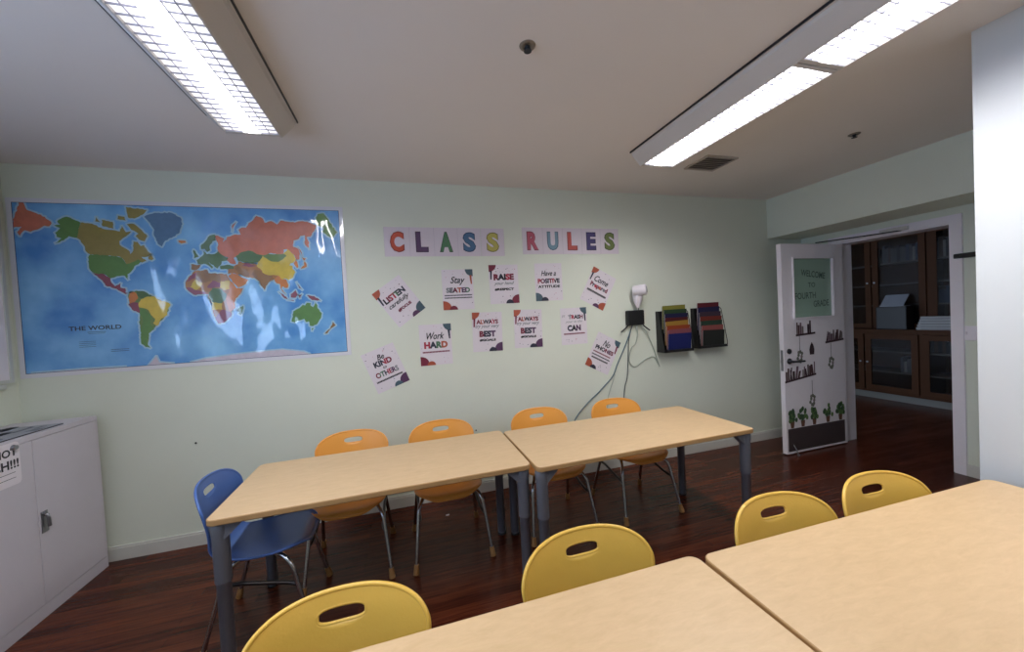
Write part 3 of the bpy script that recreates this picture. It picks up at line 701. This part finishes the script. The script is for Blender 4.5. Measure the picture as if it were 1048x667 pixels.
def world_map():
    x0, x1, z0, z1 = -2.422, -.466, 1.346, 2.470
    cols = dict(paper=rgb(222, 222, 228), ocean=None, halo=rgb(160, 198, 222), rust=rgb(196, 110, 82), olive=rgb(146, 132, 66), greenland=rgb(82, 122, 162), green=rgb(88, 134, 66), yellow=rgb(208, 182, 62),
                orange=rgb(200, 122, 58), brown=rgb(166, 112, 58), brown2=rgb(140, 100, 56), dgreen_base=rgb(104, 132, 70), purple=rgb(134, 66, 86), dgreen=rgb(78, 110, 64), ice=rgb(200, 190, 204), navy=rgb(40, 52, 96), ink=rgb(34, 40, 62))
    names = list(cols); mats = []
    for n in names:
        if n == 'ocean': mats.append(ocean_mat())
        else:
            m = mat('map_'+n, cols[n], .4, var=.0 if n in ('ink', 'navy', 'paper') else .22, scale=22); gloss_sheet(m); mats.append(m)
    ix = {n: i for i, n in enumerate(names)}
    b = B(); mg = .032
    b.box(x0-mg, x1+mg, -.001, .001, z0-mg, z1+mg, 0)
    y = -.0014
    b.poly([(x0, z0), (x1, z0), (x1, z1), (x0, z1)], y, ix['ocean'])
    def clip(pts):
        def cl(p, ins, inter):
            o = []
            for i in range(len(p)):
                a, c = p[i-1], p[i]
                if ins(c):
                    if not ins(a): o.append(inter(a, c))
                    o.append(c)
                elif ins(a): o.append(inter(a, c))
            return o
        def ix_(v): return lambda a, c: (v, a[1]+(c[1]-a[1])*(v-a[0])/(c[0]-a[0]))
        def iz_(v): return lambda a, c: (a[0]+(c[0]-a[0])*(v-a[1])/(c[1]-a[1]), v)
        for ins, it in ((lambda p: p[0] >= x0, ix_(x0)), (lambda p: p[0] <= x1, ix_(x1)), (lambda p: p[1] >= z0, iz_(z0)), (lambda p: p[1] <= z1, iz_(z1))):
            if pts: pts = cl(pts, ins, it)
        return pts
    rn = random.Random(2)
    yy = y-.0009; hn = 0
    for grp, polys in LAND.items():
        for P in polys:
            q = [proj(*p) for p in P]
            # roughen the coast a little
            r2 = []
            for i in range(len(q)):
                a, c = q[i], q[(i+1) % len(q)]; d = math.hypot(c[0]-a[0], c[1]-a[1]); n = max(1, int(d/.012))
                nx, nz = -(c[1]-a[1])/(d+1e-9), (c[0]-a[0])/(d+1e-9)
                for k in range(n):
                    t = k/n; j = rn.uniform(-.0035, .0035) if k and grp != 'ice' else 0
                    r2.append((a[0]+(c[0]-a[0])*t+nx*j, a[1]+(c[1]-a[1])*t+nz*j))
            q = clip(r2)
            if len(q) < 3: continue
            for i in range(len(q)):
                a, c = Vector(q[i-1]), Vector(q[i]); d = (c-a)
                if d.length < 1e-6: continue
                if any(abs(a[k]-v) < 1e-6 and abs(c[k]-v) < 1e-6 for k, v in ((0, x0), (0, x1), (1, z0), (1, z1))): continue
                w2 = .0105; n2 = Vector((-d.y, d.x)).normalized()*w2; e = d.normalized()*w2*.7
                qq = clip([tuple(a-e-n2), tuple(c+e-n2), tuple(c+e+n2), tuple(a-e+n2)])
                if len(qq) > 2:
                    ar = sum(qq[k-1][0]*qq[k][1]-qq[k][0]*qq[k-1][1] for k in range(len(qq)))
                    if ar < 0: qq = qq[::-1]
                    hn += 1; b.add([(p[0], y-.0003-(hn % 11)*.00003, p[1]) for p in qq], [tuple(range(len(qq)))], ix['halo'])
            b.poly(q, yy, ix[grp])
            yy -= .00002
    t = .0035
    for q in [(x0-t, x1+t, z1, z1+t), (x0-t, x1+t, z0-t, z0), (x0-t, x0, z0, z1), (x1, x1+t, z0, z1)]: b.box(q[0], q[1], y-.0003, y, q[2], q[3], ix['navy'])
    text_into(b, 'THE WORLD', -2.045, 1.628, .285, y-.0012, ix['ink'], .02, hmax=.03, stretch=True)
    b.box(-2.09, -1.99, y-.001, y, 1.598, 1.601, ix['ink']); b.box(-2.085, -1.995, y-.001, y, 1.588, 1.590, ix['ink'])
    for k in range(4): b.box(-2.14, -2.05, y-.001, y, 1.535-k*.012, 1.537-k*.012, ix['navy'])
    for k in range(2): b.box(-1.97, -1.87, y-.001, y, 1.47-k*.012, 1.473-k*.012, ix['navy'])
    o = b.build('world_map', mats, loc=(0, YB-.003, 0))
    tag(o, 'large glossy world map poster with blue oceans on the back wall', 'map')
world_map()

# ------------------------------------------------------------------ heading letter sheets
def letter_sheet(ch, cx, cz, w, h, col, dark, word, y=0.):
    b = B(); b.box(-w/2, w/2, -.001, .0005, -h/2, h/2, 0)
    for sx in (-1, 1): b.box(sx*(w/2-.0006)-.0006, sx*(w/2-.0006)+.0006, -.0013, -.001, -h/2, h/2, 3)
    hw = .115 if ch in 'CAUSR' else .105
    text_into(b, ch, 0, 0, hw, -.0016, 1, .06, hmax=.175, stretch=True)
    text_into(b, ch, 0, .0, hw-.016, -.0020, 2, .045, hmax=.158, stretch=True)
    rn = random.Random(ord(ch)+int(cx*100))
    for k in range(5):
        x, z = rn.uniform(-.045, .045), rn.uniform(-.07, .07)
    o = b.build('letter_sheet', [mat('lilac_paper', rgb(214, 204, 212), .6), mat('bubble_dark_'+word, dark, .5), mat('bubble_'+word, col, .5), mat('sheet_edge', rgb(182, 172, 182), .6)], loc=(cx, YB-.0015-y, cz))
    return o
cnames = [('C', 'red orange', (190, 82, 58), (134, 48, 40)), ('L', 'purple', (92, 66, 100), (58, 40, 70)), ('A', 'green', (84, 128, 92), (46, 84, 60)), ('S', 'blue', (74, 108, 142), (42, 66, 98)), ('S', 'yellow', (186, 176, 92), (128, 120, 56))]
xs = [-.035, .168, .371, .574, .785]
for i, (c, n, a, d) in enumerate(cnames):
    o = letter_sheet(c, xs[i]+.006, 2.228, .205 if i < 4 else .212, .245, rgb(*a), rgb(*d), 'c%d' % i, .002 if i == 4 else 0)
    tag(o, 'pale sheet with the %s bubble letter %s in the word CLASS' % (n, c), 'letter sheet', 'heading letter sheets')
rnames = [('R', 'raspberry red', (176, 78, 98), (120, 48, 66)), ('U', 'grey blue', (110, 142, 160), (72, 98, 116)), ('L', 'brick red', (184, 78, 70), (128, 46, 48)), ('E', 'navy purple', (66, 58, 110), (38, 32, 72)), ('S', 'olive green', (110, 124, 70), (66, 80, 42))]
xs = [1.173, 1.380, 1.590, 1.785, 1.985]
for i, (c, n, a, d) in enumerate(rnames):
    o = letter_sheet(c, 1.172+i*.2005, 2.243, .2, .245, rgb(*a), rgb(*d), 'r%d' % i)
    tag(o, 'pale sheet with the %s bubble letter %s in the word RULES' % (n, c), 'letter sheet', 'heading letter sheets')

# ------------------------------------------------------------------ rule posters
PM = ['paper_lilac', 'navy', 'red', 'green', 'teal', 'purple', 'rust', 'pink', 'grey', 'black', 'maroon']
def pm():
    return [mat('poster_paper', rgb(222, 214, 220), .55)]+[ink(n) for n in PM[1:]]
PI_ = {n: i for i, n in enumerate(PM)}
def poster(cx, cz, ang, lines, corners, label, bg=0):
    w, h = .272, .350; b = B(); b.box(-w/2, w/2, -.001, .0005, -h/2, h/2, 0)
    rn = random.Random(int(cx*1000)); y = -.0014
    for k in range(34):     # confetti dots and dashes near the edges
        x, z = rn.uniform(-w/2+.01, w/2-.01), rn.uniform(-h/2+.01, h/2-.01)
        if abs(z) < .105 and abs(x) < .115: continue
        r = rn.uniform(.002, .006); a = rn.uniform(0, 6)
        b.poly([(x+r*math.cos(a+q*PI/3), z+r*.7*math.sin(a+q*PI/3)) for q in range(6)], y, rn.choice([PI_['pink'], PI_['grey'], PI_['grey'], PI_['purple']]))
    for (sx, sz, kind, c1, c2) in corners:
        X, Z = sx*w/2, sz*h/2
        if kind == 'drip':
            pts = [(X, Z)]+[(X-sx*.068*math.cos(q*PI/16), Z-sz*.062*math.sin(q*PI/16)) for q in range(9)]
            b.poly(pts, y-.0002, PI_[c1])
            b.poly([(X-sx*.03, Z-sz*.055), (X-sx*.012, Z-sz*.05), (X-sx*.010, Z-sz*.13), (X-sx*.022, Z-sz*.13)], y-.0004, PI_[c2])
        else:
            pts = [(X-sx*.09+.036*math.cos(q*PI/8)*1, Z-sz*.036*math.sin(q*PI/8)) for q in range(9)]
            b.poly(pts, y-.0003, PI_[c2])
            pts = [(X, Z)]+[(X-sx*.072*math.cos(q*PI/16), Z-sz*.078*math.sin(q*PI/16)**.7) for q in range(9)]
            b.poly(pts, y-.0002, PI_[c1])
    for (s, x, z, wd, hm, cols, bold, shear) in lines:
        if s == '=':
            b.box(x-wd/2, x+wd/2, y-.0008, y, z-hm/2, z+hm/2, PI_[cols[0]])
            k = int(wd/.012)
            for i in range(k): b.box(x-wd/2+i*.012+.008, x-wd/2+i*.012+.0095, y-.001, y, z-hm/2, z+hm/2, 0)
            continue
        text_into(b, s, x, z, wd, y-.0008, 1, bold, shear, hmax=hm, stretch=True, split=[PI_[c] for c in cols])
    o = b.build('rule_poster', pm(), loc=(cx, YB-.0015, cz), rot=(0, -ang*D2R, 0))
    tag(o, label, 'poster', 'class rule posters')
BL = .05
poster(-.041, 1.732, 35.5, [('LISTEN', 0, .062, .20, .052, ['black', 'maroon', 'red', 'green', 'navy', 'navy'], BL, 0), ('carefully', 0, -.002, .20, .05, ['black'], .018, .4), ('#FOCUS', .01, -.062, .13, .028, ['maroon'], .06, 0)],
       [(-1, 1, 'drip', 'rust', 'navy'), (1, -1, 'hill', 'teal', 'purple')], 'tilted white rule poster reading LISTEN carefully')
poster(-.181, 1.182, 20, [('Be', 0, .105, .06, .045, ['black'], .018, .3), ('KIND', 0, .055, .15, .048, ['navy', 'navy', 'red', 'maroon'], BL, 0), ('to', 0, .012, .03, .022, ['black'], .018, .3), ('OTHERS', 0, -.035, .19, .046, ['maroon', 'green', 'navy', 'red', 'purple', 'grey'], BL-.01, 0), ('=', 0, -.088, .22, .014, ['black'], 0, 0)],
       [(1, -1, 'hill', 'purple', 'teal')], 'tilted white rule poster reading Be KIND to OTHERS')
poster(.241, 1.348, .3, [('Work', 0, .075, .15, .058, ['black'], .02, .35), ('HARD', 0, -.002, .20, .058, ['red', 'navy', 'green', 'rust'], BL+.01, 0), ('=', 0, -.062, .23, .013, ['maroon'], 0, 0)],
       [(1, 1, 'drip', 'teal', 'navy'), (-1, -1, 'hill', 'maroon', 'rust')], 'white rule poster reading Work HARD')
poster(.458, 1.815, .3, [('Stay', 0, .075, .13, .075, ['black'], .02, .35), ('SEATED', 0, -.005, .21, .045, ['grey', 'navy', 'maroon', 'rust', 'purple', 'green'], BL, 0), ('=', 0, -.05, .24, .010, ['navy'], 0, 0), ('=', 0, -.072, .24, .010, ['black'], 0, 0)],
       [(1, 1, 'drip', 'teal', 'rust'), (-1, -1, 'hill', 'rust', 'maroon')], 'white rule poster reading Stay SEATED')
poster(.877, 1.851, .5, [('RAISE', 0, .065, .19, .058, ['maroon', 'navy', 'black', 'red', 'maroon'], BL+.01, 0), ('your hand', 0, .005, .19, .035, ['grey'], .018, .4), ('#RESPECT', 0, -.047, .18, .024, ['black'], .06, 0)],
       [(-1, 1, 'drip', 'maroon', 'navy'), (1, -1, 'hill', 'maroon', 'navy')], 'white rule poster reading RAISE your hand')
for cx, cz, lab, last in ((.70, 1.43, 'white rule poster reading ALWAYS try your very BEST, between Work HARD and its twin', '#GOALS'), (1.086, 1.436, 'white rule poster reading ALWAYS try your very BEST, beside the TRASH poster', '#GOALS')):
    poster(cx, cz, -1, [('ALWAYS', 0, .09, .20, .04, ['maroon', 'rust', 'navy', 'black', 'red', 'maroon'], BL, 0), ('try your very', 0, .045, .22, .035, ['grey'], .018, .4), ('BEST', 0, -.018, .15, .056, ['maroon', 'navy', 'navy', 'purple'], BL+.01, 0), (last, 0, -.074, .15, .024, ['black'], .07, 0)],
           [(-1, 1, 'drip', 'rust', 'maroon'), (1, -1, 'hill', 'purple', 'navy')], lab)
poster(1.549, 1.432, .3, [('put', -.105, .098, .03, .03, ['grey'], 0, .3), ('TRASH', .02, .088, .155, .04, ['grey', 'red', 'black', 'navy', 'maroon'], BL, 0), ('your in the', 0, .042, .18, .03, ['grey'], 0, .4), ('CAN', 0, -.018, .14, .058, ['navy', 'black', 'purple'], BL+.01, 0), ('=', 0, -.072, .22, .013, ['maroon'], 0, 0)],
       [(1, 1, 'drip', 'teal', 'navy')], 'white rule poster reading TRASH in the CAN')
poster(1.312, 1.86, .3, [('Have a', 0, .082, .15, .05, ['black'], .02, .35), ('POSITIVE', 0, .01, .22, .045, ['red', 'maroon', 'purple', 'navy', 'maroon', 'red', 'black', 'navy'], BL, 0), ('ATTITUDE', 0, -.042, .22, .026, ['black'], .05, 0)],
       [(-1, -1, 'hill', 'teal', 'navy')], 'white rule poster reading Have a POSITIVE ATTITUDE')
poster(1.827, 1.782, -28, [('Come', .0, .082, .16, .06, ['black'], .02, .35), ('Prepared', 0, .01, .20, .058, ['maroon', 'navy', 'red', 'maroon', 'rust', 'purple', 'grey', 'maroon'], BL, 0), ('=', 0, -.05, .22, .020, ['black'], 0, 0)],
       [(-1, 1, 'drip', 'rust', 'navy'), (1, -1, 'hill', 'rust', 'purple')], 'tilted white rule poster reading Come Prepared')
poster(1.847, 1.145, -28, [('No', 0, .098, .08, .065, ['black'], .02, .35), ('PHONES', 0, .035, .21, .042, ['navy', 'black', 'black', 'maroon', 'purple', 'maroon'], BL, 0), ('=', -.01, -.012, .20, .012, ['maroon'], 0, 0), ('=', -.01, -.042, .21, .012, ['navy'], 0, 0), ('=', -.01, -.072, .19, .015, ['black'], 0, 0)],
       [(1, 1, 'drip', 'teal', 'maroon'), (-1, -1, 'hill', 'rust', 'navy')], 'tilted white rule poster reading No PHONES')

# ------------------------------------------------------------------ camera, hub and cables on the wall
t = thing('wall_camera', (2.235, YB, 1.66), 0, 'white cylindrical wall camera on a cone bracket above the black box', 'camera')
b = B(); b.lathe([(.012, -.085), (.040, -.02), (.050, .03), (.048, .075)], (-.012, -.062, 0), 24); b.build('bracket', M['paper'], t)
xf = Matrix.Translation((-.055, -.06, .082)) @ Matrix.Rotation(-48*D2R, 4, 'Z') @ Matrix.Rotation(86*D2R, 4, 'Y') 
b = B(); b.lathe([(.046, -.0), (.052, .008), (.052, .115), (.048, .125)], n=28, xf=xf); b.build('camera_body', M['paper'], t)
b = B(); b.lathe([(.03, .124), (.03, .128), (.01, .129)], n=20, xf=xf); b.build('lens', mat('pale_lens', rgb(190, 190, 196), .2), t)
t = thing('network_router', (2.208, YB, 1.478), 0, 'black network box with two stub antennas and cables hanging from it', 'router')
b = B(); b.box(-.098, .098, -.05, -.004, -.075, .075, bev=.012)
for i in range(8): b.box(-.07+i*.02, -.062+i*.02, -.0515, -.05, -.045, .05)
b.build('case', M['black'], t)
for sx in (-1, 1):
    b = B(); b.tube([(sx*.075, -.028, -.065), (sx*.115, -.03, -.10), (sx*.165, -.03, -.135)], .007, 8); b.build('antenna', M['black'], t)
def cable(pts, r, m, label):
    pp = catmull([(x, YB-dy, z) for x, dy, z in pts], 8)
    b = B(); b.tube(pp, r, 8); tag(b.build('cable', m), label, 'cable', 'cables hanging from the wall box')
cb = mat('blue_grey_cable', rgb(88, 112, 124), .5); cg = mat('dark_grey_cable', rgb(84, 88, 90), .5); cw = mat('pale_cable', rgb(176, 184, 172), .5)
cable([(2.173, .03, 1.405), (2.096, .02, 1.22), (1.998, .012, 1.032), (1.936, .01, .911), (1.789, .01, .781), (1.634, .01, .664), (1.50, .012, .52), (1.44, .012, .30), (1.42, .025, .10)], .0055, cb, 'blue grey cable slanting from the black box down to the left behind the chair')
cable([(1.955, .024, .93), (1.93, .02, .86), (1.896, .012, .769), (1.87, .01, .675), (1.86, .01, .5)], .004, cw, 'thin pale cable branching off the slanting cable above the rightmost orange chair')
cable([(2.161, .04, 1.405), (2.135, .012, 1.25), (2.126, .01, 1.139), (2.102, .01, .895), (2.072, .01, .8), (2.05, .01, .655), (2.045, .01, .45)], .0045, cg, 'dark grey cable dropping straight down from the black box')
cable([(2.222, .03, 1.405), (2.235, .02, 1.30), (2.208, .012, 1.212), (2.155, .022, 1.175), (2.132, .01, 1.05), (2.197, .01, .985), (2.315, .01, 1.045), (2.42, .01, 1.065), (2.475, .01, .981)], .0045, cw, 'pale cable looping below the black box toward the left folder rack')
cable([(2.275, .04, 1.405), (2.372, .012, 1.27), (2.435, .012, 1.115), (2.486, .012, .96)], .005, cw, 'pale cable slanting down right from the black box past the folder rack')
cable([(2.245, .04, 1.555), (2.238, .05, 1.58)], .005, cg, 'short dark lead joining the wall camera to the black box')

# ------------------------------------------------------------------ hanging folder racks
def rack(cx, cz, label, folders, where):
    t = thing('folder_rack', (cx, YB, cz), 0, label, 'file rack', 'black wall folder racks')
    w, h = .36, .42
    b = B(); b.box(-w/2, w/2, -.006, -.001, -h/2, h/2); b.build('back_panel', M['black'], t)
    b = B()
    b.add([(-w/2, -.006, h/2), (-w/2, -.045, h/2-.01), (-w/2, -.115, -h/2+.05), (-w/2, -.11, -h/2), (-w/2, -.006, -h/2)], [(0, 1, 2, 3, 4)])
    b.add([(-w/2+.004, -.006, h/2), (-w/2+.004, -.045, h/2-.01), (-w/2+.004, -.115, -h/2+.05), (-w/2+.004, -.11, -h/2), (-w/2+.004, -.006, -h/2)], [(4, 3, 2, 1, 0)])
    b.build('side_panel', M['black'], t)
    b = B()
    b.tube(smooth_path([(w/2, -.006, h/2), (w/2, -.045, h/2-.01), (w/2, -.115, -h/2+.05), (w/2, -.11, -h/2), (w/2, -.006, -h/2)], 3, .015), .0035, 6)
    b.build('side_wire', M['black'], t)
    b = B(); b.box(-w/2, w/2, -.112, -.004, -h/2, -h/2+.006); b.box(-w/2, w/2, -.116, -.110, -h/2, -h/2+.028)
    b.build('bottom_tray', M['black'], t)
    n = len(folders)
    fw = .27
    for i, (nm, c) in enumerate(folders):
        f = i/(n-1)
        ztop = .262-.285*f; y0 = -.022-.0098*i
        hh = .09 if i < n-1 else .19
        zt = cz+ztop; zb = max(cz-h/2+.012, zt-.24)
        lean = .012
        b = B(); rn = random.Random(i*7+int(cx*10)); tilt = rn.uniform(-.008, .010); sh = rn.uniform(-.006, .012)
        yb = YB+y0; yt = YB+y0-lean
        xl, xr = cx-fw/2+.02+sh, cx+fw/2+.03+sh
        # two leaves of the folder and a paper edge between them
        for (o1, o2, dz, mi) in ((0, .0015, 0, 0), (.006, .0075, -.012, 0), (.0028, .0048, -.006, 1)):
            vs = []
            for x, dzz in ((xl, 0), (xr, tilt)):
                vs += [(x, yb+o1, zb), (x, yb+o2, zb), (x, yt+o2, zt+dz+dzz), (x, yt+o1, zt+dz+dzz)]
            b.add(vs, [(0, 1, 2, 3), (7, 6, 5, 4), (0, 4, 5, 1), (1, 5, 6, 2), (2, 6, 7, 3), (3, 7, 4, 0)], mi)
        ob = b.build('folder', [mat('folder_'+nm.replace(' ', '_'), rgb(*[v*.85 for v in c]), .5, spec=.25), M['paper']])
        tag(ob, '%s folder in the %s wall rack' % (nm, where) if nm[0] != '#' else nm, 'folder', 'folders in the wall racks')
rack(2.65, 1.318, 'black wall file rack nearer the cables, yellow folder on top', [('olive yellow', (150, 146, 62)), ('dark green', (52, 78, 50)), ('navy', (36, 38, 78)), ('maroon', (92, 34, 36)), ('mustard', (184, 140, 58)), ('orange red', (168, 74, 40)), ('dusty pink', (150, 84, 96)), ('royal blue', (34, 42, 108))], 'left')
rack(3.085, 1.33, 'black wall file rack nearer the door, dark red folder on top', [('dark red', (112, 36, 46)), ('navy', (36, 38, 78)), ('purple grey', (74, 56, 70)), ('brick red', (136, 56, 44)), ('bottle green', (50, 74, 60)), ('rose pink', (170, 92, 88)), ('charcoal', (44, 46, 44))], 'right')

# ------------------------------------------------------------------ bookcase beyond the doorway
def bookcase():
    t = thing('built_in_bookcase', (6.9, 3.4, 0), 0, 'tall dark oak bookcase with glazed doors in the room beyond the doorway', 'bookcase')
    oy = 3.4; o = M['oak']
    ya, yb = 2.05-oy, 5.15-oy
    b = B()
    b.box(.0, .52, ya, yb, .10, .13); b.box(.0, .52, ya, yb, 1.0, 1.04); b.box(-.02, .53, ya, yb, 1.04, 1.065)
    b.box(.5, .53, ya, yb, .1, 2.56)
    b.box(.2, .5, ya, yb, 2.50, 2.56)
    for y in (2.07, 3.36, 4.65): b.box(.0, .5, y-oy-.02, y-oy+.02, .13, 1.0); b.box(.2, .5, y-oy-.02, y-oy+.02, 1.065, 2.5)
    b.build('case', o, t)
    b = B(); b.box(.02, .5, ya, yb, 0, .1); b.build('plinth', mat('plinth_paint', rgb(120, 118, 112), .6), t)
    doors = [(2.10, 2.71), (2.73, 3.34), (3.38, 4.0), (4.02, 4.63)]
    for a, c in doors:
        for (z0, z1, x) in ((.135, .995, -.018), (1.07, 2.495, .182)):
            fr = .075
            b = B()
            b.box(x, x+.018, a-oy, c-oy, z0, z0+fr); b.box(x, x+.018, a-oy, c-oy, z1-fr, z1)
            b.box(x, x+.018, a-oy, a-oy+fr, z0+fr, z1-fr); b.box(x, x+.018, c-oy-fr, c-oy, z0+fr, z1-fr)
            d = b.build('door', o, t)
            b = B(); b.box(x+.007, x+.010, a-oy+fr, c-oy-fr, z0+fr, z1-fr); b.build('glass_pane', M['thin'], d)
            b = B(); b.lathe([(.006, 0), (.006, .012), (.014, .018), (.012, .026)], n=10, xf=Matrix.Translation((x, (a if (doors.index((a, c)) % 2) else c-.07)-oy+.035, (z0+z1)/2)) @ Matrix.Rotation(-PI/2, 4, 'Y')); b.build('knob', M['steel'], d)
    sh = mat('shelf_board', rgb(112, 100, 92), .5)
    for z in (.42, .73): b = B(); b.box(.02, .49, ya+.02, yb-.02, z-.01, z+.01); b.build('shelf', sh, t)
    for z in (1.42, 1.74, 2.06): b = B(); b.box(.22, .49, ya+.02, yb-.02, z-.01, z+.01); b.build('shelf', sh, t)
bookcase()
bookcols = [mat('book_grey', rgb(96, 94, 98), .6), mat('book_dark', rgb(52, 46, 48), .6), mat('book_brown', rgb(88, 66, 52), .6), mat('book_pale', rgb(150, 146, 140), .6), mat('book_blue', rgb(60, 70, 92), .6)]
protos = []
for m in bookcols:
    b = B(); b.box(0, .19, 0, .03, 0, .25, 0, bev=.003); b.box(.004, .186, .004, .026, .001, .2515, 1)
    protos.append((b, m))
rn = random.Random(11); n_b = {}
def books(ya, yb, x, z, label, zmax, group):
    y = ya
    while y < yb:
        k = rn.randrange(len(bookcols)); wd = rn.uniform(.75, 1.5); hh = rn.uniform(.7, 1.0)*zmax/.25
        key = k
        if key not in n_b:
            o = protos[k][0].build('book', [protos[k][1], M['paper']]); n_b[key] = o
        else:
            o = n_b[key].copy(); COL.objects.link(o)
        o.location = (x, y, z); o.scale = (1, wd, hh)
        tag(o, label, 'book', group)
        y += .03*wd+.0015
        if rn.random() < .07: y += .03
books(3.40, 3.95, 7.14, 2.07, 'dark spined book on the topmost shelf of the bookcase beyond the door, left bay', .27, 'books on the topmost left shelf')
books(3.0, 3.32, 7.14, 2.07, 'dark spined book on the topmost shelf of the bookcase beyond the door, right bay', .27, 'books on the topmost right shelf')
books(3.0, 3.32, 7.14, 1.43, 'pale or grey book standing just above the paper stack in the bookcase beyond the door', .24, 'books above the paper stack')
books(3.02, 3.32, 7.02, .74, 'book behind the lower right glass door of the bookcase beyond the doorway', .22, 'books behind the lower right door')
books(3.42, 3.62, 7.02, .43, 'book behind the lower left glass door of the bookcase beyond the doorway', .22, 'books behind the lower left door')
# things standing on the bookcase ledge
t = thing('black_printer', (6.98, 3.68, 1.066), 0, 'black box printer with paper on top, on the bookcase ledge beyond the door', 'printer')
b = B(); b.box(-.09, .09, -.18, .18, 0, .34, bev=.012); b.build('case', M['black'], t)
b = B(); b.xbox(Matrix.Translation((.0, .0, .42)) @ Matrix.Rotation(-50*D2R, 4, 'Y'), .23, .27, .012)
b.box(-.09, .05, -.16, .13, .34, .352); b.build('paper_tray', mat('tray_paper', rgb(150, 154, 164), .5), t)
zz = 1.066
for i in range(5):
    b = B(); b.box(-.075, .09, -.27+i*.004, .20-i*.012, 0, .036, bev=.003); b.box(-.0755, -.074, -.2, .15, .008, .012, 1)
    o = b.build('paper_ream', [mat('ream_wrap', rgb(168, 166, 164), .6), M['black']], loc=(6.985, 3.21, zz)); zz += .0375
    tag(o, ['lowest', 'second lowest', 'middle', 'second highest', 'topmost'][i]+' packet in the pale paper stack on the bookcase ledge', 'paper packet', 'paper packets on the ledge')
